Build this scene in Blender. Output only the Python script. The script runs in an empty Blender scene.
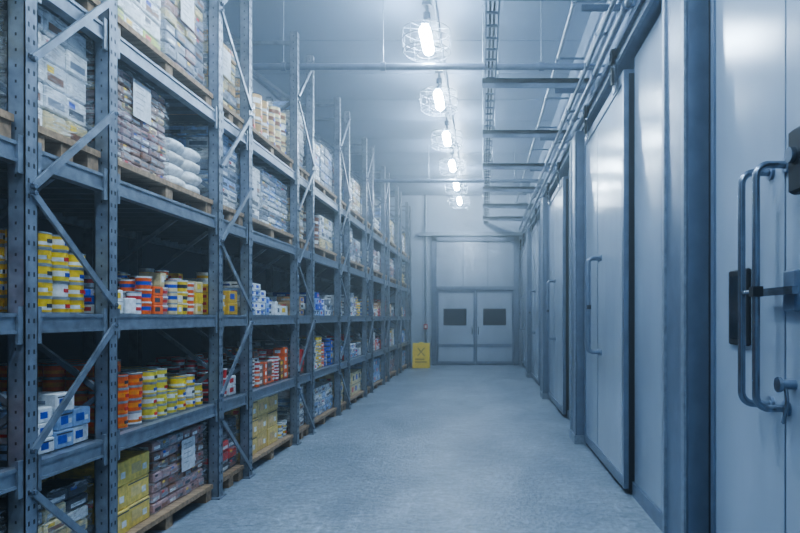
import bpy, math, random
from mathutils import Vector, Matrix
random.seed(7)
S = bpy.context.scene
COL = bpy.context.collection
try:
    S.view_settings.view_transform='AgX'; S.view_settings.look='AgX - Medium High Contrast'
except Exception as e: print(e)

def lin(c):
    out=[]
    for v in c[:3]:
        v=v/255.0
        out.append(v/12.92 if v<=0.04045 else ((v+0.055)/1.055)**2.4)
    return (out[0],out[1],out[2],1.0)

# ------------------------------------------------------------------ materials
def mat(name, col, rough=0.5, metal=0.0, var=0.12, vscale=6.0, bump=0.0, bscale=40.0, stretch=(1,1,1), rvar=0.0):
    m=bpy.data.materials.new(name); m.use_nodes=True
    nt=m.node_tree; n=nt.nodes; l=nt.links
    b=n['Principled BSDF']
    b.inputs['Roughness'].default_value=rough; b.inputs['Metallic'].default_value=metal
    tc=n.new('ShaderNodeTexCoord'); mp=n.new('ShaderNodeMapping'); mp.inputs['Scale'].default_value=stretch
    l.new(tc.outputs['Object'],mp.inputs['Vector'])
    nz=n.new('ShaderNodeTexNoise'); nz.inputs['Scale'].default_value=vscale; nz.inputs['Detail'].default_value=6
    l.new(mp.outputs['Vector'],nz.inputs['Vector'])
    cr=n.new('ShaderNodeValToRGB')
    c=lin(col)
    cr.color_ramp.elements[0].position=0.3; cr.color_ramp.elements[1].position=0.7
    cr.color_ramp.elements[0].color=(c[0]*(1-var),c[1]*(1-var),c[2]*(1-var),1)
    cr.color_ramp.elements[1].color=(min(1,c[0]*(1+var)),min(1,c[1]*(1+var)),min(1,c[2]*(1+var)),1)
    l.new(nz.outputs['Fac'],cr.inputs['Fac']); l.new(cr.outputs['Color'],b.inputs['Base Color'])
    if rvar>0:
        mr=n.new('ShaderNodeMapRange'); mr.inputs['To Min'].default_value=max(0.02,rough-rvar); mr.inputs['To Max'].default_value=rough+rvar
        l.new(nz.outputs['Fac'],mr.inputs['Value']); l.new(mr.outputs['Result'],b.inputs['Roughness'])
    if bump>0:
        n2=n.new('ShaderNodeTexNoise'); n2.inputs['Scale'].default_value=bscale; n2.inputs['Detail'].default_value=4
        l.new(mp.outputs['Vector'],n2.inputs['Vector'])
        bp=n.new('ShaderNodeBump'); bp.inputs['Strength'].default_value=bump; bp.inputs['Distance'].default_value=0.01
        l.new(n2.outputs['Fac'],bp.inputs['Height']); l.new(bp.outputs['Normal'],b.inputs['Normal'])
    return m

def attr_mat(name, rough, metal=0.0, bump=0.15):
    m=bpy.data.materials.new(name); m.use_nodes=True
    nt=m.node_tree; n=nt.nodes; l=nt.links; b=n['Principled BSDF']
    b.inputs['Roughness'].default_value=rough; b.inputs['Metallic'].default_value=metal
    a=n.new('ShaderNodeAttribute'); a.attribute_name='Col'
    tc=n.new('ShaderNodeTexCoord')
    nz=n.new('ShaderNodeTexNoise'); nz.inputs['Scale'].default_value=28; nz.inputs['Detail'].default_value=5
    l.new(tc.outputs['Object'],nz.inputs['Vector'])
    mr=n.new('ShaderNodeMapRange'); mr.inputs['From Min'].default_value=0.3; mr.inputs['From Max'].default_value=0.7
    mr.inputs['To Min'].default_value=0.72; mr.inputs['To Max'].default_value=1.1
    l.new(nz.outputs['Fac'],mr.inputs['Value'])
    mx=n.new('ShaderNodeMix'); mx.data_type='RGBA'; mx.blend_type='MULTIPLY'; mx.inputs[0].default_value=1.0
    l.new(a.outputs['Color'],mx.inputs[6]); l.new(mr.outputs['Result'],mx.inputs[7])
    l.new(mx.outputs[2],b.inputs['Base Color'])
    bp=n.new('ShaderNodeBump'); bp.inputs['Strength'].default_value=bump; bp.inputs['Distance'].default_value=0.01
    l.new(nz.outputs['Fac'],bp.inputs['Height']); l.new(bp.outputs['Normal'],b.inputs['Normal'])
    return m

M_GOODS=attr_mat('printed_packaging',0.42)
M_TIN=attr_mat('printed_tin',0.28,0.1,0.03)
M_SACK=attr_mat('woven_sack',0.6,0,0.5)
M_WOOD=mat('pallet_wood',(160,134,108),0.8,0,0.38,5,0.4,60,(1,6,6))
M_GALV=mat('galvanised_steel',(138,152,168),0.4,0.35,0.22,22,0.05,80,rvar=0.1)
M_RACK=mat('rack_steel',(120,131,146),0.36,0.4,0.3,14,0.05,80,rvar=0.12)
M_HOLE=mat('dark_perforation',(24,30,40),0.8,0,0.1)
M_DECK=mat('rack_deck_steel_shaded',(74,84,98),0.5,0.35,0.2,10)  # steel colour darkened to paint in deeper shade inside the racks
M_DARK=mat('black_rubber',(20,26,36),0.6,0,0.1)
M_STEEL=mat('brushed_steel',(128,140,156),0.26,0.85,0.12,30,0.03,120)
M_WIRE=mat('cage_wire',(84,98,114),0.5,0.2,0.1)
M_DOOR=mat('door_panel_paint',(160,175,193),0.2,0.12,0.12,1.6,0.1,4,(1,1,0.35),rvar=0.1)
M_WALLP=mat('insulated_panel_paint',(150,166,186),0.24,0.1,0.14,1.5,0.1,4,(1,1,0.35),rvar=0.1)
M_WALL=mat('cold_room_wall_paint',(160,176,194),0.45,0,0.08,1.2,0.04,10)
M_WALLL=mat('rack_back_wall_shaded',(80,94,112),0.5,0,0.1,1.2,0.04,10)  # wall paint with the shade behind the racks put into its colour
M_TRIM=mat('door_trim_metal',(106,122,144),0.32,0.25,0.14,8,0.02,50)
M_GLASS=mat('dark_window_glass',(24,34,48),0.12,0,0.1)
M_YEL=mat('yellow_plastic',(232,200,40),0.45,0,0.08)
M_YEL2=mat('yellow_sign_print',(170,140,50),0.45,0,0.08)
M_RED=mat('red_plastic',(170,40,40),0.4,0,0.08)

def floor_mat():
    m=bpy.data.materials.new('polished_concrete'); m.use_nodes=True
    nt=m.node_tree; n=nt.nodes; l=nt.links; b=n['Principled BSDF']
    tc=n.new('ShaderNodeTexCoord')
    def noise(sc,det,st=(1,1,1),dist=0):
        mp=n.new('ShaderNodeMapping'); mp.inputs['Scale'].default_value=st
        l.new(tc.outputs['Object'],mp.inputs['Vector'])
        z=n.new('ShaderNodeTexNoise'); z.inputs['Scale'].default_value=sc; z.inputs['Detail'].default_value=det; z.inputs['Distortion'].default_value=dist
        l.new(mp.outputs['Vector'],z.inputs['Vector']); return z
    a=noise(1.3,9,(1,0.6,1),0.6); f=noise(26,10,(1,0.7,1)); sc=noise(7,8,(1,1.6,1),1.2)
    r1=n.new('ShaderNodeValToRGB'); r1.color_ramp.elements[0].position=0.3; r1.color_ramp.elements[1].position=0.72
    r1.color_ramp.elements[0].color=lin((116,131,147)); r1.color_ramp.elements[1].color=lin((154,168,182))
    l.new(a.outputs['Fac'],r1.inputs['Fac'])
    mr=n.new('ShaderNodeMapRange'); mr.inputs['From Min'].default_value=0.3; mr.inputs['From Max'].default_value=0.7; mr.inputs['To Min'].default_value=0.62; mr.inputs['To Max'].default_value=1.26
    l.new(f.outputs['Fac'],mr.inputs['Value'])
    mr2=n.new('ShaderNodeMapRange'); mr2.inputs['From Min'].default_value=0.35; mr2.inputs['From Max'].default_value=0.65; mr2.inputs['To Min'].default_value=0.82; mr2.inputs['To Max'].default_value=1.12
    l.new(sc.outputs['Fac'],mr2.inputs['Value'])
    mu=n.new('ShaderNodeMath'); mu.operation='MULTIPLY'; l.new(mr.outputs['Result'],mu.inputs[0]); l.new(mr2.outputs['Result'],mu.inputs[1])
    mx=n.new('ShaderNodeMix'); mx.data_type='RGBA'; mx.blend_type='MULTIPLY'; mx.inputs[0].default_value=1.0
    l.new(r1.outputs['Color'],mx.inputs[6]); l.new(mu.outputs[0],mx.inputs[7]); l.new(mx.outputs[2],b.inputs['Base Color'])
    rr=n.new('ShaderNodeMapRange'); rr.inputs['From Min'].default_value=0.3; rr.inputs['From Max'].default_value=0.7; rr.inputs['To Min'].default_value=0.3; rr.inputs['To Max'].default_value=0.6
    l.new(f.outputs['Fac'],rr.inputs['Value']); l.new(rr.outputs['Result'],b.inputs['Roughness'])
    bp=n.new('ShaderNodeBump'); bp.inputs['Strength'].default_value=0.6; bp.inputs['Distance'].default_value=0.014
    l.new(f.outputs['Fac'],bp.inputs['Height']); l.new(bp.outputs['Normal'],b.inputs['Normal'])
    return m
M_FLOOR=floor_mat()
M_CEIL=mat('ceiling_panel_paint',(112,130,152),0.4,0.05,0.08,1.0,0.03,6)

def wrap_mat():
    m=bpy.data.materials.new('stretch_film'); m.use_nodes=True
    nt=m.node_tree; n=nt.nodes; l=nt.links
    n.remove(n['Principled BSDF']); out=n['Material Output']
    tr=n.new('ShaderNodeBsdfTransparent'); pr=n.new('ShaderNodeBsdfPrincipled')
    pr.inputs['Base Color'].default_value=(0.74,0.8,0.88,1); pr.inputs['Roughness'].default_value=0.15
    tc=n.new('ShaderNodeTexCoord'); mp=n.new('ShaderNodeMapping'); mp.inputs['Scale'].default_value=(1.2,1.2,6); mp.inputs['Rotation'].default_value=(0.25,0,0)
    l.new(tc.outputs['Object'],mp.inputs['Vector'])
    z=n.new('ShaderNodeTexNoise'); z.inputs['Scale'].default_value=5.5; z.inputs['Detail'].default_value=7; z.inputs['Distortion'].default_value=1.4
    l.new(mp.outputs['Vector'],z.inputs['Vector'])
    mr=n.new('ShaderNodeMapRange'); mr.inputs['From Min'].default_value=0.47; mr.inputs['From Max'].default_value=0.72; mr.inputs['To Min'].default_value=0.04; mr.inputs['To Max'].default_value=0.6
    l.new(z.outputs['Fac'],mr.inputs['Value'])
    bp=n.new('ShaderNodeBump'); bp.inputs['Strength'].default_value=1.0; bp.inputs['Distance'].default_value=0.04
    l.new(z.outputs['Fac'],bp.inputs['Height']); l.new(bp.outputs['Normal'],pr.inputs['Normal'])
    mx=n.new('ShaderNodeMixShader'); l.new(mr.outputs['Result'],mx.inputs[0]); l.new(tr.outputs[0],mx.inputs[1]); l.new(pr.outputs[0],mx.inputs[2])
    l.new(mx.outputs[0],out.inputs['Surface']); return m
M_WRAP=wrap_mat()

def emis(name,col,st):
    m=bpy.data.materials.new(name); m.use_nodes=True
    b=m.node_tree.nodes['Principled BSDF']; b.inputs['Base Color'].default_value=(0.8,0.9,1,1)
    b.inputs['Emission Color'].default_value=(*col,1); b.inputs['Emission Strength'].default_value=st
    return m
M_TUBE=emis('lamp_tube_glow',(0.66,0.84,1.0),215)
M_FILL=emis('fill_panel_glow',(0.68,0.85,1.0),28)  # glow of the added fill panels above the frame

# ------------------------------------------------------------------ mesh accumulator
class MB:
    def __init__(s): s.v=[]; s.f=[]; s.c=[]; s.mi=[]; s.sm=[]; s.mats=[]
    def m(s,mt):
        if mt not in s.mats: s.mats.append(mt)
        return s.mats.index(mt)
    def add(s,vs,fs,mt,col=(1,1,1,1),smooth=False):
        o=len(s.v); s.v+=vs; i=s.m(mt)
        for f in fs:
            s.f.append([a+o for a in f]); s.c.append(col); s.mi.append(i); s.sm.append(smooth)
    def box(s,x0,x1,y0,y1,z0,z1,mt,col=(1,1,1,1),M=None):
        vs=[(x,y,z) for z in (z0,z1) for y in (y0,y1) for x in (x0,x1)]
        if M is not None: vs=[tuple(M@Vector(v)) for v in vs]
        s.add(vs,[(0,2,3,1),(4,5,7,6),(0,1,5,4),(2,6,7,3),(0,4,6,2),(1,3,7,5)],mt,col)
    def cbox(s,x0,x1,y0,y1,z0,z1,b,mt,col=(1,1,1,1),M=None):
        def ring(x0,x1,y0,y1,z,c): return [(x0+c,y0,z),(x1-c,y0,z),(x1,y0+c,z),(x1,y1-c,z),(x1-c,y1,z),(x0+c,y1,z),(x0,y1-c,z),(x0,y0+c,z)]
        vs=ring(x0+b,x1-b,y0+b,y1-b,z0,b)+ring(x0,x1,y0,y1,z0+b,b)+ring(x0,x1,y0,y1,z1-b,b)+ring(x0+b,x1-b,y0+b,y1-b,z1,b)
        if M is not None: vs=[tuple(M@Vector(v)) for v in vs]
        fs=[tuple(range(7,-1,-1)),tuple(range(24,32))]
        for r in range(3):
            for i in range(8):
                j=(i+1)%8; fs.append((r*8+i,r*8+j,(r+1)*8+j,(r+1)*8+i))
        s.add(vs,fs,mt,col)
    def bar(s,p,q,w,h,mt,col=(1,1,1,1)):
        p=Vector(p);q=Vector(q);d=q-p;L=d.length;d.normalize()
        up=Vector((0,0,1)) if abs(d.z)<0.95 else Vector((1,0,0))
        a=d.cross(up).normalized(); u=a.cross(d).normalized()
        vs=[]
        for t in (p,q):
            for sa,su in ((-1,-1),(1,-1),(1,1),(-1,1)):
                vs.append(tuple(t+a*sa*w/2+u*su*h/2))
        s.add(vs,[(0,1,2,3),(7,6,5,4),(0,4,5,1),(1,5,6,2),(2,6,7,3),(3,7,4,0)],mt,col)
    def cyl(s,p,q,r,mt,col=(1,1,1,1),seg=12,cap=True,r2=None):
        p=Vector(p);q=Vector(q);d=(q-p).normalized()
        up=Vector((0,0,1)) if abs(d.z)<0.95 else Vector((1,0,0))
        a=d.cross(up).normalized(); u=a.cross(d).normalized()
        r2=r if r2 is None else r2
        vs=[];
        for t,rr in ((p,r),(q,r2)):
            for i in range(seg):
                an=2*math.pi*i/seg; vs.append(tuple(t+a*math.cos(an)*rr+u*math.sin(an)*rr))
        fs=[(i,(i+1)%seg,(i+1)%seg+seg,i+seg) for i in range(seg)]
        s.add(vs,fs,mt,col,True)
        if cap: s.add(vs,[tuple(range(seg-1,-1,-1)),tuple(range(seg,2*seg))],mt,col)
    def tube(s,pts,r,mt,col=(1,1,1,1),seg=10,closed=False):
        n=len(pts); P=[Vector(p) for p in pts]; vs=[]; prev=None
        for i,p in enumerate(P):
            if closed: t=P[(i+1)%n]-P[i-1]
            else: t=P[min(i+1,n-1)]-P[max(i-1,0)]
            t.normalize()
            if prev is None:
                up=Vector((0,0,1)) if abs(t.z)<0.9 else Vector((1,0,0))
                a=t.cross(up).normalized()
            else: a=(prev-t*prev.dot(t)).normalized()
            prev=a; u=t.cross(a)
            for k in range(seg):
                an=2*math.pi*k/seg; vs.append(tuple(p+a*math.cos(an)*r+u*math.sin(an)*r))
        fs=[]
        for i in range(n if closed else n-1):
            j=(i+1)%n
            for k in range(seg):
                k2=(k+1)%seg; fs.append((i*seg+k,i*seg+k2,j*seg+k2,j*seg+k))
        s.add(vs,fs,mt,col,True)
        if not closed: s.add(vs,[tuple(range(seg-1,-1,-1)),tuple(range((n-1)*seg,n*seg))],mt,col)
    def obj(s,name,parent=None,bevel=0):
        me=bpy.data.meshes.new(name)
        me.from_pydata(s.v,[],s.f)
        for mt in s.mats: me.materials.append(mt)
        me.polygons.foreach_set('material_index',s.mi)
        me.polygons.foreach_set('use_smooth',s.sm)
        ca=me.color_attributes.new('Col','FLOAT_COLOR','CORNER')
        buf=[]
        for p,c in zip(me.polygons,s.c): buf+=list(c)*p.loop_total
        ca.data.foreach_set('color',buf)
        me.update()
        o=bpy.data.objects.new(name,me); COL.objects.link(o)
        if parent: o.parent=parent
        return o

# ------------------------------------------------------------------ room shell
XW=1.35; XL=-3.6; YF=20.0; YB=-3.2; ZC=5.3
b=MB(); b.box(XL-0.2,XW+0.2,YB-0.2,YF+0.2,-0.15,0,M_FLOOR); b.obj('floor')
b=MB(); b.box(XL-0.2,XW+0.2,YB-0.2,YF+0.2,ZC,ZC+0.15,M_CEIL)
for k in range(20):
    y=YB+1.2*k
    if y<YF: b.box(XL,XW,y-0.006,y+0.006,ZC-0.004,ZC,M_TRIM)
b.obj('ceiling')
b=MB(); b.box(XW,XW+0.2,YB,YF,0,ZC,M_WALLP)
b.obj('wall_right')
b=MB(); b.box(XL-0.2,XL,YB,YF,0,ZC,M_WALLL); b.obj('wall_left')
b=MB(); b.box(XL-0.2,XW+0.2,YB-0.2,YB,0,ZC,M_WALL); b.obj('wall_back')
b=MB(); b.box(XL-0.2,XW+0.2,YF,YF+0.2,0,ZC,M_WALL)
for x in (-2.6,-1.9): b.box(x-0.006,x+0.006,YF-0.004,YF,0,ZC,M_TRIM)
b.obj('wall_far')
b=MB(); b.box(XL,XL+0.03,YB,YF,0,0.15,M_TRIM); b.obj('baseboard_left')

# ------------------------------------------------------------------ far double door
b=MB()
xf0,xf1,zt=-1.6,1.12,4.0
y=YF
b.box(xf0,xf0+0.16,y-0.1,y,0,zt,M_TRIM); b.box(xf1-0.16,xf1,y-0.1,y,0,zt,M_TRIM)
b.box(xf0,xf1,y-0.1,y,zt-0.14,zt,M_TRIM)
b.box(-2.0,xf1+0.12,y-0.16,y-0.02,zt+0.02,zt+0.14,M_GALV)
b.box(xf0+0.16,xf1-0.16,y-0.03,y,2.45,zt-0.14,M_DOOR)
b.box(xf0+0.16,xf1-0.16,y-0.12,y,2.34,2.45,M_TRIM)
for x in (-0.62,0.15): b.box(x-0.01,x+0.01,y-0.036,y-0.03,2.45,zt-0.14,M_TRIM)
b.obj('trim_1')
b=MB(); xm=-0.24
for (a,c) in ((xf0+0.17,xm-0.012),(xm+0.012,xf1-0.17)):
    b.box(a,c,y-0.06,y-0.005,0.03,2.33,M_DOOR)
    for (q,w) in ((a,a+0.05),(c-0.05,c)): b.box(q,w,y-0.072,y-0.06,0.03,2.33,M_TRIM)
    b.box(a,c,y-0.074,y-0.06,0.03,0.12,M_TRIM); b.box(a,c,y-0.08,y-0.06,0.56,0.66,M_TRIM); b.box(a,c,y-0.074,y-0.06,2.25,2.33,M_TRIM)
    b.box(a+0.05,c-0.05,y-0.07,y-0.06,0.12,0.58,M_DOOR)
    cx=(a+c)/2+( -0.03 if c<0 else -0.0)
    b.box(cx-0.36,cx+0.36,y-0.075,y-0.06,1.24,1.76,M_DARK); b.box(cx-0.31,cx+0.31,y-0.08,y-0.06,1.29,1.71,M_GLASS)
for sx in (-0.1,0.1):
    b.cyl((xm+sx,y-0.12,0.95),(xm+sx,y-0.12,1.2),0.015,M_STEEL)
    for z in (0.97,1.18): b.cyl((xm+sx,y-0.12,z),(xm+sx,y-0.05,z),0.01,M_STEEL)
b.obj('door_1')
b=MB(); b.cyl((-1.78,y-0.04,0),(-1.78,y-0.04,ZC),0.035,M_GALV); 
for z in (0.6,1.8,3,4.2): b.box(-1.84,-1.72,y-0.08,y,z-0.02,z+0.02,M_GALV)
b.obj('conduit_pipe')
b=MB(); b.box(-1.84,-1.72,y-0.14,y-0.085,1.12,1.28,M_RED); b.box(-1.81,-1.75,y-0.15,y-0.14,1.16,1.24,M_GOODS,lin((230,230,230))); b.obj('fire_alarm_box')

b=MB()
T=Matrix.Translation((-1.82,18.75,0))
R=T@Matrix.Rotation(math.radians(-9),4,'X'); R2=T@Matrix.Translation((0,0.24,0))@Matrix.Rotation(math.radians(9),4,'X')
for Rm in (R,R2): b.box(-0.25,0.25,-0.012,0.012,0.0,0.74,M_YEL,M=Rm)
b.box(-0.17,0.17,-0.016,-0.011,0.16,0.2,M_YEL2,M=R); b.box(-0.17,0.1,-0.016,-0.011,0.24,0.28,M_YEL2,M=R)
b.bar(R@Vector((-0.1,-0.014,0.36)),R@Vector((0.1,-0.014,0.6)),0.006,0.03,M_YEL2)
b.bar(R@Vector((0.1,-0.014,0.36)),R@Vector((-0.1,-0.014,0.6)),0.006,0.03,M_YEL2)
b.cyl((-1.88,18.87,0.735),(-1.76,18.87,0.735),0.02,M_YEL)
b.obj('caution_floor_sign')

# ------------------------------------------------------------------ right wall: sliding doors
P=4.12
def handle(b,X,y,z0=1.14,z1=2.1,out=0.125,r=0.014,second=0.14,mt=None):
    mt=mt or M_STEEL
    for dy in (0,-second):
        pts=[(X,y+dy,z1)]
        c=0.05
        for k in range(7):
            a=math.pi/2*k/6; pts.append((X-out+c-c*math.sin(a),y+dy,z1-c+c*math.cos(a)))
        for k in range(7):
            a=math.pi/2*k/6; pts.append((X-out+c-c*math.cos(a),y+dy,z0+c-c*math.sin(a)))
        pts.append((X,y+dy,z0)); b.tube(pts,r,mt)
        for z in (z0,z1): b.cyl((X-0.012,y+dy,z),(X,y+dy,z),0.032,M_TRIM,seg=16)
    b.cyl((X-out,y,1.6),(X-out,y-second,1.6),0.009,mt)
    b.box(X-out-0.02,X-out+0.02,y-second-0.02,y-second+0.02,1.58,1.62,M_DARK)

for k in range(-1,4):
    yl0=5.42+P*k; yl1=yl0+2.06
    if k==-1: yl1=3.33; yl0=1.25
    xa,xb=1.2,1.31
    b=MB()
    b.cbox(xa,xb,yl0,yl1,0.05,3.58,0.008,M_DOOR)
    b.box(xa-0.012,xb+0.005,yl0-0.02,yl0+0.045,0.05,3.59,M_TRIM)
    b.box(xa-0.012,xb+0.005,yl1-0.035,yl1+0.01,0.05,3.59,M_TRIM)
    b.box(xa-0.01,xa,yl0+0.045,yl1-0.035,0.05,0.14,M_TRIM)
    b.box(xa-0.01,xa,yl0+0.045,yl1-0.035,3.5,3.59,M_TRIM)
    b.box(xa+0.03,xb+0.02,yl0-0.04,yl0-0.02,0.03,3.55,M_DARK)
    ym=(yl0+yl1)/2+0.25
    b.box(xa-0.003,xa,ym-0.006,ym+0.006,0.14,3.5,M_TRIM)
    if k==-1:
        b.cbox(xa-0.02,xa,2.86,3.08,1.37,1.72,0.006,M_DARK); b.box(xa-0.023,xa-0.02,2.89,3.05,1.4,1.69,M_GLASS)
    door=b.obj('door_%d'%(k+3))
    h=MB()
    if k==-1:
        handle(h,xa,2.66,r=0.015)
        h.cbox(xa-0.05,xa,2.3,2.42,1.96,2.2,0.01,M_DARK); h.cyl((xa-0.07,2.37,2.1),(xa-0.05,2.37,2.1),0.03,M_STEEL)
        h.cbox(xa-0.03,xa,2.4,2.5,1.52,1.68,0.006,M_TRIM); h.bar((xa-0.05,2.66,1.6),(xa-0.05,2.36,1.6),0.02,0.03,M_STEEL)
        h.cyl((xa-0.06,2.46,1.24),(xa,2.46,1.24),0.02,M_TRIM,seg=16)
        h.cyl((xa-0.07,2.46,1.24),(xa-0.055,2.46,1.24),0.03,M_STEEL,seg=8)
        h.tube([(xa-0.04,2.46-0.02*math.sin(t*0.8),1.24-t*0.03) for t in range(6)],0.008,M_STEEL,seg=8)
    else: handle(h,xa,yl0+1.2,second=0.12,r=0.018,mt=M_TRIM)
    h.obj('handle',parent=door)
b=MB()
b.box(1.2,1.349,YB,YF,3.72,3.88,M_TRIM); b.box(1.17,1.2,YB,YF,3.72,3.76,M_GALV); b.box(1.17,1.2,YB,YF,3.85,3.9,M_GALV)
for k in range(-1,4):
    yl0=(5.42+P*k) if k>=0 else 1.25
    for yy in (yl0+0.25,yl0+1.75):
        b.box(1.155,1.17,yy-0.06,yy+0.06,3.48,3.86,M_STEEL); b.cyl((1.13,yy,3.8),(1.17,yy,3.8),0.07,M_DARK,seg=18); b.cyl((1.12,yy,3.8),(1.15,yy,3.8),0.03,M_STEEL,seg=12)
        b.box(1.135,1.155,yy-0.02,yy+0.02,3.55,3.7,M_DARK)
for k in range(24):
    yy=YB+0.5+k*0.98
    if yy<YF-0.1:
        b.box(1.26,1.349,yy-0.04,yy+0.04,3.88,4.05,M_GALV); b.box(1.19,1.3,yy-0.03,yy+0.03,3.9,3.94,M_DARK)
b.obj('sliding_door_track')
for k in range(-1,5):
    yc=3.42+P*k
    if yc>YF-0.6 or yc<YB: continue
    b=MB()
    b.cbox(1.1,XW,yc+0.04,yc+0.46,0,3.71,0.012,M_TRIM)
    b.box(1.085,1.1,yc+0.04,yc+0.09,0,3.69,M_GALV)
    b.box(1.085,1.1,yc+0.41,yc+0.46,0,3.69,M_GALV)
    b.box(1.22,XW,yc-0.04,yc+0.04,0,3.69,M_DARK)
    b.box(1.15,XW,yc+0.46,yc+0.51,0,3.69,M_TRIM)
    b.box(1.08,XW,yc+0.02,yc+0.48,0,0.1,M_GALV)
    b.obj('door_frame_column')
b=MB()
for k in range(-1,4):
    yc=3.42+P*k+0.52; ye=5.37+P*k
    b.cbox(1.27,XW,yc,ye,0,3.68,0.008,M_WALLP)
    b.box(1.262,1.27,(yc+ye)/2-0.2,(yc+ye)/2-0.19,0.1,3.68,M_TRIM)
    b.box(1.25,1.27,yc,ye,0,0.12,M_TRIM)
b.obj('trim_2')
b=MB(); b.box(1.31,XW,YB,YF,0,0.1,M_TRIM); b.obj('baseboard_right')

for (x,z,r) in ((1.22,4.15,0.03),(1.14,4.25,0.022),(1.27,4.6,0.04),(1.0,4.95,0.025)):
    b=MB(); b.cyl((x,YB,z),(x,YF,z),r,M_GALV,seg=12)
    for k in range(15):
        yy=YB+0.9+1.55*k
        if yy<YF:
            b.cyl((x,yy-0.03,z),(x,yy+0.03,z),r+0.012,M_TRIM,seg=12)
            b.box(x,XW,yy-0.015,yy+0.015,z-0.012,z+0.012,M_TRIM)
    b.obj('wall_pipe')

# cable tray + arms
b=MB()
zt=4.4
for x in (0.03,0.15):
    b.box(x-0.008,x+0.008,1.0,YF,zt,zt+0.07,M_TRIM)
y=1.1
while y<YF-0.1:
    b.box(0.03,0.15,y-0.012,y+0.012,zt+0.01,zt+0.03,M_TRIM); y+=0.28
for x in (0.07,0.11): b.cyl((x,1.0,zt+0.045),(x,YF,zt+0.045),0.012,M_DARK,seg=8)
for y in (1.35,3.5,5.65,7.8,9.95,12.1,14.25,16.4,18.5):
    b.box(-0.01,XW,y-0.03,y+0.03,zt-0.06,zt,M_TRIM)
    b.box(-0.01,XW,y-0.03,y-0.02,zt-0.12,zt-0.0,M_TRIM)
    b.box(0.9,XW,y+0.2,y+0.22,zt-0.1,zt-0.04,M_TRIM)
    b.cyl((0.0,y,zt-0.02),(0.0,y,ZC),0.008,M_GALV,seg=8); b.cyl((0.18,y,zt-0.02),(0.18,y,ZC),0.008,M_GALV,seg=8)
    b.box(XW-0.04,XW,y-0.08,y+0.08,zt-0.2,zt+0.08,M_TRIM)
b.obj('cable_tray')
for y in (7.7,14.15):
    b=MB(); zp=zt+0.11; b.cyl((-2.75,y,zp),(XW,y,zp),0.042,M_TRIM,seg=12)
    for x in (-2.4,-1.2,0.7):
        b.cyl((x-0.03,y,zp),(x+0.03,y,zp),0.055,M_TRIM,seg=12); b.cyl((x,y,zp),(x,y,ZC),0.006,M_GALV,seg=8)
    b.obj('overhead_pipe')

# ------------------------------------------------------------------ caged lamps
LX=-0.68
for k in range(-4,6):
    y=7.75+2.15*k
    zc=4.8
    b=MB()
    b.cbox(LX-0.05,LX+0.05,y-0.26,y+0.26,zc+0.13,zc+0.18,0.01,M_GALV)
    b.cyl((LX,y,zc+0.17),(LX,y,ZC-0.03),0.018,M_GALV,seg=10)
    b.cyl((LX,y,zc+0.3),(LX,y,zc+0.38),0.045,M_TRIM,seg=14)
    b.cyl((LX,y,ZC-0.035),(LX,y,ZC),0.06,M_GALV,seg=16)
    b.cyl((LX,y-0.27,zc+0.045),(LX,y+0.27,zc+0.045),0.07,M_TUBE,seg=14)
    for s in (-1,1): b.box(LX-0.03,LX+0.03,y+s*0.24-0.008,y+s*0.24+0.008,zc+0.1,zc+0.14,M_TRIM)
    prof=((0.06,zc+0.18),(0.29,zc+0.16),(0.3,zc+0.04),(0.29,zc-0.09),(0.26,zc-0.12),(0.12,zc-0.125))
    for (r,z) in prof[1:]:
        b.tube([(LX+r*math.cos(2*math.pi*i/28),y+r*math.sin(2*math.pi*i/28),z) for i in range(28)],0.0042,M_WIRE,seg=6,closed=True)
    for i in range(10):
        a=2*math.pi*(i+0.5)/10
        b.tube([(LX+r*math.cos(a),y+r*math.sin(a),z) for (r,z) in prof],0.0034,M_WIRE,seg=6)
    b.obj('caged_ceiling_lamp')
b=MB(); b.cyl((LX+0.1,YB,ZC-0.05),(LX+0.1,YF,ZC-0.05),0.018,M_GALV,seg=10); b.obj('lamp_conduit')
for y in (-1.6,1.2,4.2):  # added fill lights out of view, brighten the goods near the camera
    b=MB(); b.cbox(-1.75,-1.35,y-0.62,y+0.62,ZC-0.07,ZC,0.01,M_TRIM); b.box(-1.72,-1.38,y-0.59,y+0.59,ZC-0.075,ZC-0.07,M_FILL)
    b.obj('added_fill_panel')

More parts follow.
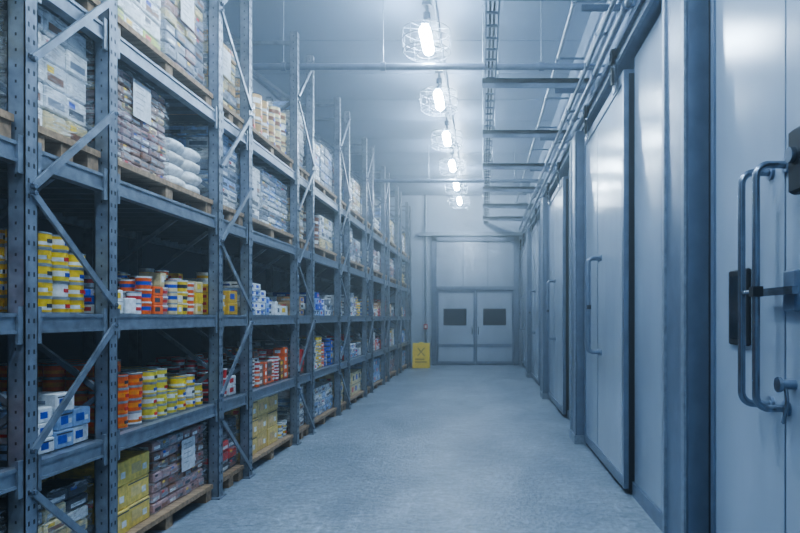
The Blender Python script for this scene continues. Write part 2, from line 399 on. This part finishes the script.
# ------------------------------------------------------------------ racking
LV=[0.79,1.52,2.33,3.2]
XFp=-2.18; XR=-3.3
ups=[1.545]
a=3.09
segs=[('W',1.545,3.09)]
while a<19.3:
    segs.append(('N',a,a+0.685))
    if a+2.23<19.8: segs.append(('W',a+0.685,a+2.23))
    ups+= [a,a+0.685]; a+=2.23
ZT=4.85
b=MB()
for u in ups:
    for X0,X1 in ((XFp-0.085,XFp),(XR,XR+0.08)):
        b.box(X0,X1,u-0.045,u-0.039,0,ZT,M_RACK)
        b.box(X0,X1,u+0.039,u+0.045,0,ZT,M_RACK)
        if X1==XFp: b.box(X1-0.006,X1,u-0.045,u+0.045,0,ZT,M_RACK); b.box(X0,X0+0.006,u-0.045,u-0.02,0,ZT,M_RACK); b.box(X0,X0+0.006,u+0.02,u+0.045,0,ZT,M_RACK)
        else: b.box(X0,X0+0.006,u-0.045,u+0.045,0,ZT,M_RACK)
        b.box(X0-0.02,X1+0.02,u-0.07,u+0.07,0,0.012,M_RACK)
    if u<13:
        z=0.12
        while z<ZT-0.05:
            b.box(XFp,XFp+0.0012,u-0.024,u-0.013,z,z+0.022,M_HOLE); b.box(XFp,XFp+0.0012,u+0.013,u+0.024,z,z+0.022,M_HOLE)
            b.box(XFp-0.047,XFp-0.039,u-0.0462,u-0.045,z+0.02,z+0.034,M_HOLE)
            z+=0.075
    zz=0.3
    s=0
    while zz<ZT-0.5:
        p=(XFp-0.06,u,zz) if s else (XR+0.05,u,zz); q=(XR+0.05,u,zz+0.75) if s else (XFp-0.06,u,zz+0.75)
        b.bar(p,q,0.03,0.03,M_RACK); zz+=0.75; s=1-s
    b.bar((XFp-0.05,u,0.25),(XR+0.05,u,0.25),0.03,0.04,M_RACK); b.bar((XFp-0.05,u,ZT-0.12),(XR+0.05,u,ZT-0.12),0.03,0.04,M_RACK)
for i in range(len(ups)-1):
    y0,y1=ups[i]+0.045,ups[i+1]-0.045
    for z in LV:
        for (X0,X1) in ((XFp-0.07,XFp-0.02),(XR+0.02,XR+0.07)):
            b.box(X0,X1,y0,y1,z-0.1,z-0.002,M_RACK)
        b.box(XFp-0.02,XFp-0.012,y0,y1,z-0.1,z-0.085,M_RACK); b.box(XFp-0.02,XFp-0.012,y0,y1,z-0.02,z-0.002,M_RACK)
        for (ya,yb) in ((y0,y0+0.035),(y1-0.035,y1)):
            b.box(XFp-0.02,XFp-0.006,ya,yb,z-0.15,z+0.03,M_RACK)
        nn=max(3,int(round((y1-y0)/0.19)))
        w=(y1-y0)/nn
        for j in range(nn):
            b.box(XR+0.07,XFp-0.07,y0+j*w+0.006,y0+(j+1)*w-0.006,z-0.03,z-0.002,M_DECK)
            b.box(XR+0.07,XFp-0.07,y0+j*w+0.006,y0+j*w+0.016,z-0.055,z-0.03,M_DECK)
    if ups[i+1]-ups[i]<1.0:
        for (za,zb) in ((0.65,0.07),(0.85,1.45),(2.10,1.57),(2.13,2.70),(2.75,3.38),(4.05,3.45),(4.1,4.75)):
            b.bar((XFp+0.008,ups[i],za),(XFp+0.008,ups[i+1],zb),0.014,0.036,M_RACK)
            for (yy,z) in ((ups[i],za),(ups[i+1],zb)): b.cyl((XFp,yy,z),(XFp+0.025,yy,z),0.012,M_STEEL,seg=8)
b.obj('pallet_rack')

# ------------------------------------------------------------------ goods
XG0,XG1=-3.2,-2.27
def pallet(y0,y1,z):
    b=MB(); x0,x1=XG0-0.0,XG1+0.04
    for (yy) in (y0,(y0+y1)/2-0.05,y1-0.1):
        for xx in (x0,(x0+x1)/2-0.05,x1-0.12): b.box(xx,xx+0.12,yy,yy+0.1,z+0.018,z+0.09,M_WOOD)
        b.box(x0,x1,yy,yy+0.1,z,z+0.018,M_WOOD)
    for xx in (x0,(x0+x1)/2-0.05,x1-0.12): b.box(xx,xx+0.12,y0,y1,z+0.09,z+0.108,M_WOOD)
    nb=7; w=(x1-x0)/nb
    for i in range(nb):
        b.box(x0+i*w+0.008,x0+(i+1)*w-0.012 if i<nb-1 else x1,y0,y1,z+0.108,z+0.128,M_WOOD)
    b.box(x1-0.001,x1+0.014,y0,y1,z+0.092,z+0.128,M_WOOD)
    b.obj('wooden_pallet'); return z+0.129

def jit(c,a=0.12):
    c=lin(c); k=1+random.uniform(-a,a); return (min(1,c[0]*k),min(1,c[1]*k),min(1,c[2]*k),1)
W=(236,240,244);GR=(135,145,162);PK=(190,150,150);KR=(206,168,115);YE=(255,212,40);OR=(255,108,12);RD=(220,36,30);BL=(36,74,190);GN=(130,170,70);DK=(56,62,76);LB=(150,180,220);CR=(232,214,165);BR=(140,92,66)

def cartons(y0,y1,z,h,cols,ch=0.12,cw=0.24,name='carton_stack',labels=True,x1=XG1,x0=XG0,gap=0.003,ragged=0,accent=None,messy=0.0):
    b=MB(); nl=max(1,int(round(h/ch))); lh=h/nl
    ny=max(1,int(round((y1-y0)/cw))); w=(y1-y0)/ny
    nx=max(1,int(round((x1-x0)/0.3))); d=(x1-x0)/nx
    for j in range(ny):
        drop=0
        if ragged: drop=random.choice([0,0,1,1,2])
        for L in range(max(1,nl-drop)):
            for i in range(nx):
                c=jit(random.choice(cols))
                ox=random.uniform(-0.02,0.006) if i==nx-1 else 0
                X0,X1=x0+i*d+gap,x0+(i+1)*d-gap+ox; Y0,Y1=y0+j*w+gap,y0+(j+1)*w-gap; Z0,Z1=z+L*lh,z+(L+1)*lh-gap
                cx,cy=(X0+X1)/2,(Y0+Y1)/2
                an=random.uniform(-messy,messy) if i==nx-1 else 0
                Mx=Matrix.Translation((cx,cy,0))@Matrix.Rotation(an,4,'Z')@Matrix.Translation((-cx,-cy,0))
                b.cbox(X0,X1,Y0,Y1,Z0,Z1,0.005,M_GOODS,c,M=Mx)
                if i==nx-1 and labels:
                    lcx=random.choice([W,DK,BL,RD]) if accent is None else accent
                    yy=(Y0+Y1)/2; zz=(Z0+Z1)/2; hw=(Y1-Y0)*0.34; hh=(Z1-Z0)*0.22
                    b.box(X1,X1+0.0014,yy-hw,yy+hw*0.3,zz-hh,zz+hh,M_GOODS,jit(lcx),M=Mx)
                    b.box(X1,X1+0.0014,yy+hw*0.45,yy+hw,zz-hh,zz+hh*0.2,M_GOODS,jit(W if lcx!=W else DK),M=Mx)
                    if random.random()<0.5: b.box(X1,X1+0.001,Y0+0.012,Y1-0.012,Z1-0.022,Z1-0.014,M_GOODS,jit(DK),M=Mx)
                if labels:
                    xx=(X0+X1)/2; zz=(Z0+Z1)/2; hw=(X1-X0)*0.3; hh=(Z1-Z0)*0.14
                    b.box(xx-hw,xx+hw*0.2,Y0-0.0014,Y0,zz-hh,zz+hh,M_GOODS,jit(W if accent is None else accent),M=Mx)
                    b.box(xx+hw*0.4,xx+hw,Y0-0.0014,Y0,zz-hh*0.4,zz+hh,M_GOODS,jit(random.choice([DK,GR,RD])),M=Mx)
    return b.obj(name)

def film(b,y0,y1,z,h,x0,x1):
    m=0.012; nz=14; seg=[]
    ny=10; nx=8
    for i in range(ny): seg.append((x1+m,y0-m+(y1-y0+2*m)*i/ny))
    for i in range(nx): seg.append((x1+m-(x1-x0+2*m)*i/nx,y1+m))
    for i in range(ny): seg.append((x0-m,y1+m-(y1-y0+2*m)*i/ny))
    for i in range(nx): seg.append((x0-m+(x1-x0+2*m)*i/nx,y0-m))
    n=len(seg); vs=[]
    for k in range(nz+1):
        zz=z-0.0+(h+0.015)*k/nz
        for (x,y) in seg:
            r=random.uniform(-0.004,0.007); cx=(x0+x1)/2; cy=(y0+y1)/2
            vs.append((x+r*(1 if x>cx else -1),y+r*(0.5 if y>cy else -0.5),zz+(random.uniform(-0.004,0.004) if k else 0)))
    fs=[(k*n+i,k*n+(i+1)%n,(k+1)*n+(i+1)%n,(k+1)*n+i) for k in range(nz) for i in range(n)]
    b.add(vs,fs,M_WRAP,(1,1,1,1),True)

def wrapped(y0,y1,z,h,cols,ch=0.1,cw=0.2,label=True,bylayer=True,name='shrink_wrapped_pallet_load'):
    b=MB()
    nl=max(1,int(round(h/ch))); lh=h/nl; ny=max(1,int(round((y1-y0)/cw))); w=(y1-y0)/ny
    x0,x1=XG0+0.02,XG1-0.015
    nx=4; d=(x1-x0)/nx
    for L in range(nl):
        lc=random.choice(cols)
        for j in range(ny):
            for i in range(nx):
                c=lc if bylayer and random.random()<0.7 else random.choice(cols)
                X0,X1=x0+i*d+0.003,x0+(i+1)*d-0.003+(random.uniform(-0.01,0.006) if i==nx-1 else 0)
                Y0,Y1=y0+j*w+0.003,y0+(j+1)*w-0.003; Z0,Z1=z+L*lh,z+(L+1)*lh-0.006
                b.cbox(X0,X1,Y0,Y1,Z0,Z1,0.008,M_GOODS,jit(c,0.22))
                if i==nx-1:
                    b.box(X1,X1+0.0012,Y0+w*0.12,Y1-w*0.15,Z0+lh*0.2,Z0+lh*0.5,M_GOODS,jit(random.choice([W,DK,GR,c,BR])))
                    if random.random()<0.4: b.box(X1,X1+0.0016,Y0+w*0.12,Y0+w*0.4,Z0+lh*0.55,Z0+lh*0.8,M_GOODS,jit(random.choice([RD,BL,YE,DK])))
                b.box(X0+d*0.15,X1-d*0.15,Y0-0.0012,Y0,Z0+lh*0.2,Z0+lh*0.55,M_GOODS,jit(random.choice([W,DK,GR,c])))
    film(b,y0,y1,z,h,x0,x1)
    if label:
        yc=y0+(y1-y0)*random.uniform(0.4,0.6); zc=z+h*random.uniform(0.6,0.75)
        b.box(x1+0.022,x1+0.024,yc-0.11,yc+0.11,zc-0.12,zc+0.12,M_GOODS,lin((215,220,228)))
        for k in range(5): b.box(x1+0.024,x1+0.0245,yc-0.075,yc+random.uniform(0,0.07),zc+0.08-k*0.035,zc+0.086-k*0.035,M_GOODS,lin((150,160,172)))
    return b.obj(name)

METAL=lin((150,160,172))
def ringf(b,cx,cy,za,zb,ra,rb,mt,cc,seg):
    vs=[]
    for t,rr in ((za,ra),(zb,rb)):
        for q in range(seg):
            an=2*math.pi*q/seg; vs.append((cx+rr*math.cos(an),cy+rr*math.sin(an),t))
    b.add(vs,[(q,(q+1)%seg,(q+1)%seg+seg,q+seg) for q in range(seg)],mt,cc,True)
    return vs

def cans(y0,y1,z,layers,cols,r=0.058,hh=0.088,rows=5,seg=16,name='canned_food_stack',ragged=True,block=3,second=None,lids=None):
    b=MB(); ny=max(1,int((y1-y0)/(2*r+0.004))); st=(y1-y0)/ny
    for j in range(ny):
        if j%block==0:
            base=random.choice(cols); acc=second if second else random.choice([W,W,DK,YE,BL])
            H=layers if not ragged else max(1,layers-random.choice([0,0,1,1,2]))
        for i in range(rows):
            cx0=XG1-r-0.004-i*(2*r+0.003); cy=y0+(j+0.5)*st
            Hc=H
            if i==0 and not ragged and random.random()<0.2: Hc=max(1,H-1)
            if i==0 and ragged and random.random()<0.3: Hc=max(1,H-random.choice([1,2]))
            for L in range(Hc):
                if i>2 and L<Hc-1 and j>0 and j<ny-1: continue
                z0=z+L*hh; cx=cx0+random.uniform(-0.005,0.005)
                bb=base if random.random()<0.86 else random.choice(cols+[W])
                c=jit(bb,0.12); a=jit(acc,0.1)
                f0,f1=random.choice([(0.3,0.55),(0.2,0.4),(0.35,0.7)])
                ringf(b,cx,cy,z0,z0+0.006,r,r,M_TIN,METAL,seg)
                ringf(b,cx,cy,z0+0.006,z0+hh*f0,r-0.002,r-0.002,M_TIN,c,seg)
                ringf(b,cx,cy,z0+hh*f0,z0+hh*f1,r-0.0018,r-0.0018,M_TIN,a,seg)
                ringf(b,cx,cy,z0+hh*f1,z0+hh-0.01,r-0.002,r-0.002,M_TIN,c,seg)
                vs=ringf(b,cx,cy,z0+hh-0.01,z0+hh-0.001,r,r,M_TIN,METAL if lids is None else jit(lids),seg)
                b.add(vs[seg:],[tuple(range(seg))],M_TIN,jit(base if random.random()<0.5 else W,0.1))
                if seg>=14:
                    b.box(cx+r-0.006,cx+r,cy-0.016,cy+0.016,z0+hh*0.34,z0+hh*0.58,M_TIN,jit(random.choice([RD,DK,BL,base])))
    return b.obj(name)

def mixed(y0,y1,z,h,cols,seg=14,name='mixed_grocery_stack'):
    b=MB(); y=y0
    while y<y1-0.075:
        w=min(random.uniform(0.085,0.17),y1-y)
        if y1-(y+w)<0.075: w=y1-y
        kind=random.choice('bbct'); 
        if w>0.16: kind='b'
        x=XG1-random.uniform(0,0.03); row=0
        base=random.choice(cols); acc=random.choice([W,W,DK,BL,RD,YE])
        while x>XG1-0.7:
            hgt=h*random.uniform(0.55,1.0)
            if kind=='b':
                d=random.uniform(0.12,0.2); lh=random.uniform(0.05,0.11); n=max(1,int(hgt/lh))
                for L in range(n):
                    c=jit(base if random.random()<0.75 else random.choice(cols)); an=random.uniform(-0.07,0.07)
                    X0,X1,Y0,Y1,Z0,Z1=x-d+0.004,x-0.004,y+0.004,y+w-0.004,z+L*lh,z+(L+1)*lh-0.002
                    Mx=Matrix.Translation((x-d/2,y+w/2,0))@Matrix.Rotation(an*0.6,4,'Z')@Matrix.Translation((-x+d/2,-y-w/2,0))
                    b.cbox(X0,X1,Y0,Y1,Z0,Z1,0.004,M_GOODS,c,M=Mx)
                    b.box(X1,X1+0.0014,Y0+w*0.1,Y0+w*0.6,Z0+lh*0.3,Z0+lh*0.75,M_GOODS,jit(acc),M=Mx)
                    b.box(X0+d*0.15,X0+d*0.6,Y0-0.0014,Y0,Z0+lh*0.3,Z0+lh*0.7,M_GOODS,jit(acc),M=Mx)
                x-=d
            else:
                r=w/2-0.003; lh=random.uniform(0.06,0.09); n=max(1,int(hgt/lh))
                for L in range(n):
                    z0=z+L*lh; c=jit(base if random.random()<0.8 else random.choice(cols)); cx=x-r; cy=y+w/2
                    ra=r*0.86 if kind=='t' else r-0.002
                    ringf(b,cx,cy,z0,z0+lh*0.3,ra,ra+(r-ra)*0.3,M_TIN,c,seg)
                    ringf(b,cx,cy,z0+lh*0.3,z0+lh*0.6,ra+(r-ra)*0.3,ra+(r-ra)*0.6,M_TIN,jit(acc),seg)
                    ringf(b,cx,cy,z0+lh*0.6,z0+lh-0.012,ra+(r-ra)*0.6,r-0.001,M_TIN,c,seg)
                    vs=ringf(b,cx,cy,z0+lh-0.012,z0+lh-0.001,r,r,M_TIN,jit(W) if kind=='t' else METAL,seg)
                    b.add(vs[seg:],[tuple(range(seg))],M_TIN,jit(W if kind=='t' else base))
                x-=2*r+0.004
            row+=1
        y+=w
    return b.obj(name)

def sacks(y0,y1,z,layers,cols,name='sack_pile'):
    b=MB(); ny=max(1,int(round((y1-y0)/0.24))); w=(y1-y0)/ny; hz=0.1
    for L in range(layers):
        for j in range(ny):
            for i in range(3):
                if L==layers-1 and i==2 and random.random()<0.4: continue
                cx=XG1-0.16-i*0.3+random.uniform(-0.012,0.006); cy=y0+(j+0.5)*w+random.uniform(-0.01,0.01); cz=z+hz/2+L*hz*0.93
                sx,sy,sz=0.155,w*0.5,hz*0.57; c=jit(random.choice(cols),0.1)
                nu,nv=16,9; vs=[]
                def sp(t,e): return math.copysign(abs(t)**e,t)
                for v in range(nv):
                    ph=-math.pi/2+math.pi*v/(nv-1)
                    for u in range(nu):
                        th=2*math.pi*u/nu; k=1+random.uniform(-0.04,0.04)
                        vs.append((cx+sx*sp(math.cos(ph),0.75)*sp(math.cos(th),0.65)*k,cy+sy*sp(math.cos(ph),0.75)*sp(math.sin(th),0.65)*k,max(z,cz+sz*sp(math.sin(ph),0.8))))
                fs=[(v*nu+u,v*nu+(u+1)%nu,(v+1)*nu+(u+1)%nu,(v+1)*nu+u) for v in range(nv-1) for u in range(nu)]
                b.add(vs,fs,M_SACK,c,True)
    return b.obj(name)

def inner(s): return s[1]+0.065, s[2]-0.065

y0,y1=inner(segs[0])
z=pallet(y0,y1,0); wrapped(y0,y1,z,0.46,[KR,GR,YE])
cans(y0,y1,LV[0],4,[OR],r=0.085,hh=0.11,ragged=False,second=(255,150,40))
cans(y0,y0+0.6,LV[1],3,[YE,W]); cans(y0+0.62,y1,LV[1],3,[OR],ragged=False,second=W,r=0.075,hh=0.1)
z=pallet(y0,y1,LV[2]); wrapped(y0,y1,z,0.6,[W,CR,YE])
z=pallet(y0,y1,LV[3]); wrapped(y0,y1,z,0.8,[KR,W])
s=segs[1]; y0,y1=inner(s)
z=pallet(y0,y1,0); wrapped(y0,y1,z,0.44,[GR,CR,W,DK],label=False,ch=0.07)
cartons(y0,y0+0.25,LV[0],0.24,[W,W,LB],0.08,0.12,accent=BL,messy=0.05); cartons(y0+0.26,y1,LV[0],0.3,[W,W,LB],0.1,0.14,ragged=1,accent=BL,messy=0.08)
cans(y0,y1,LV[1],5,[YE,YE,(240,220,120)],r=0.062,hh=0.085,ragged=False,second=W,block=2)
z=pallet(y0,y1,LV[2]); wrapped(y0,y1,z,0.66,[W,W,CR,W],label=False,ch=0.13)
z=pallet(y0,y1,LV[3]); wrapped(y0,y1,z,0.8,[W,GN,W])
s=segs[2]; y0,y1=inner(s)
z=pallet(y0,y1,0); cartons(y0,y0+0.55,z,0.46,[(240,212,100),(228,200,100)],0.155,0.275,accent=(225,200,130)); wrapped(y0+0.6,y1,z,0.5,[PK,PK,GR,BR],0.07,0.12)
cans(y0,y0+0.5,LV[0],5,[OR,OR],ragged=False,second=(255,150,30),block=9,r=0.068,hh=0.085); cans(y0+0.54,y1,LV[0],5,[YE,(225,200,50),(235,215,60)],second=W,r=0.064,hh=0.085)
mixed(y0,y0+0.38,LV[1],0.2,[W,LB,BL,W]); mixed(y0+0.39,y0+0.85,LV[1],0.3,[W,RD,PK,W,OR]); mixed(y0+0.87,y1,LV[1],0.36,[YE,OR,YE,CR])
z=pallet(y0,y1,LV[2]); wrapped(y0,y0+0.78,z,0.62,[PK,PK,(190,160,150),(165,140,145),CR,BR],0.052,0.11); sacks(y0+0.84,y1,z,4,[W,(225,225,225)])
z=pallet(y0,y1,LV[3]); wrapped(y0,y0+0.72,z,0.72,[W,(205,225,110),GN,W],0.12,0.24,label=False); wrapped(y0+0.78,y1,z,0.75,[GR,CR,GR,PK],0.08,0.16)
s=segs[3]; y0,y1=inner(s)
z=pallet(y0,y1,0); wrapped(y0,y1,z,0.46,[RD,GR,DK],label=False)
mixed(y0,y1,LV[0],0.42,[W,RD,W,PK])
mixed(y0,y1,LV[1],0.42,[YE,(245,195,50),YE,W])
z=pallet(y0,y1,LV[2]); wrapped(y0,y1,z,0.66,[GR,W,LB],label=False)
z=pallet(y0,y1,LV[3]); wrapped(y0,y1,z,0.6,[GR,CR,KR])
s=segs[4]; y0,y1=inner(s)
z=pallet(y0,y1,0); cartons(y0+0.05,y1-0.35,z,0.54,[(236,206,120),(226,194,110)],0.18,0.33,accent=(225,190,130)); cans(y1-0.3,y1,z,4,[W],r=0.06)
mixed(y0,y0+0.7,LV[0],0.4,[RD,DK,BR,OR,RD]); mixed(y0+0.72,y1,LV[0],0.42,[RD,OR,W,BR])
cartons(y0,y0+0.66,LV[1],0.32,[W,W,LB],0.065,0.15,ragged=1,accent=BL,messy=0.06); mixed(y0+0.68,y1,LV[1],0.26,[BL,W,LB,W])
z=pallet(y0,y1,LV[2]); wrapped(y0,y0+0.5,z,0.55,[W,W,LB],0.14,0.2); wrapped(y0+0.56,y1,z,0.58,[LB,W,GR],0.06,0.2,label=False)
z=pallet(y0,y1,LV[3]); cans(y0,y0+0.8,z,3,[BR,KR],r=0.085,hh=0.15,ragged=False,second=W,lids=DK,name='jar_stack'); cans(y0+0.82,y1,z,4,[CR,KR],r=0.085,hh=0.13,second=BR,name='jar_stack')
tops=[[W,LB,W],[GR,W,LB],[W,GR],[KR,CR,W],[PK,GR,W],[W,CR],[W,LB,GR]]
for s in segs[5:]:
    y0,y1=inner(s); wide=s[0]=='W'; far=s[1]>11
    sg=10 if far else 14
    z=pallet(y0,y1,0)
    r=random.random()
    if r<0.35: cartons(y0,y1,z,random.choice([0.4,0.48]),[random.choice([KR,CR,W,LB])],0.16,0.26)
    else: wrapped(y0,y1,z,random.choice([0.4,0.5]),random.choice(tops+[[RD,GR,BR]]),label=False)
    for lv in (0,1):
        parts=[(y0,y1)] if not wide else [(y0,y0+(y1-y0)*0.33-0.01),(y0+(y1-y0)*0.33+0.01,y0+(y1-y0)*0.66-0.01),(y0+(y1-y0)*0.66+0.01,y1)]
        for (a0,a1) in parts:
            q=random.random()
            if q<0.3: cartons(a0,a1,LV[lv],random.choice([0.24,0.32,0.4]),random.choice([[W,LB],[W,RD],[KR,W],[BL,W,LB],[W,GR]]),0.08,0.16,ragged=1,messy=0.05)
            elif q<0.75: mixed(a0,a1,LV[lv],random.choice([0.3,0.38,0.45]),random.choice([[RD,W,OR],[W,LB,BL],[YE,W,KR],[BR,KR,RD],[W,PK,RD]]),seg=sg)
            else: cans(a0,a1,LV[lv],random.choice([3,4,5]),random.choice([[YE,W],[RD,W],[OR,YE],[BL,W],[DK,RD,KR]]),seg=sg,rows=3,hh=0.088,block=2)
    for lv in (2,3):
        z=pallet(y0,y1,LV[lv])
        if wide:
            ym=(y0+y1)/2
            for (a0,a1) in ((y0,ym-0.03),(ym+0.03,y1)):
                q=random.random(); cc=random.choice(tops)
                if q<0.14: sacks(a0,a1,z,random.choice([3,4]),[random.choice([W,CR])])
                elif q<0.3: cans(a0,a1,z,3,[random.choice([BR,KR,CR])],r=0.085,hh=0.14,seg=sg,rows=3,ragged=False,second=W,name='jar_stack')
                else: wrapped(a0,a1,z,random.uniform(0.42,0.6) if lv==2 else random.uniform(0.5,0.85),cc,random.choice([0.07,0.1,0.14]),0.2,label=random.random()<0.15)
        else: wrapped(y0,y1,z,random.uniform(0.42,0.6) if lv==2 else random.uniform(0.5,0.85),random.choice(tops),0.1,0.2,label=False)

# ------------------------------------------------------------------ world haze
w=bpy.data.worlds.new('cold_store_air'); S.world=w; w.use_nodes=True
nt=w.node_tree; bg=nt.nodes['Background']; bg.inputs[0].default_value=(0.02,0.03,0.05,1); bg.inputs[1].default_value=0.2
vs=nt.nodes.new('ShaderNodeVolumeScatter'); vs.inputs['Color'].default_value=(0.78,0.9,1,1); vs.inputs['Density'].default_value=0.025; vs.inputs['Anisotropy'].default_value=0.6
nt.links.new(vs.outputs[0],nt.nodes['World Output'].inputs['Volume'])

# ------------------------------------------------------------------ camera
cd=bpy.data.cameras.new('camera'); cam=bpy.data.objects.new('camera',cd); COL.objects.link(cam)
cam.location=(0,0,1.5); cam.rotation_euler=(math.pi/2,0,0)
cd.sensor_width=36; cd.lens=28.8; cd.shift_x=-0.10375; cd.shift_y=0.0631; cd.clip_start=0.05
S.camera=cam
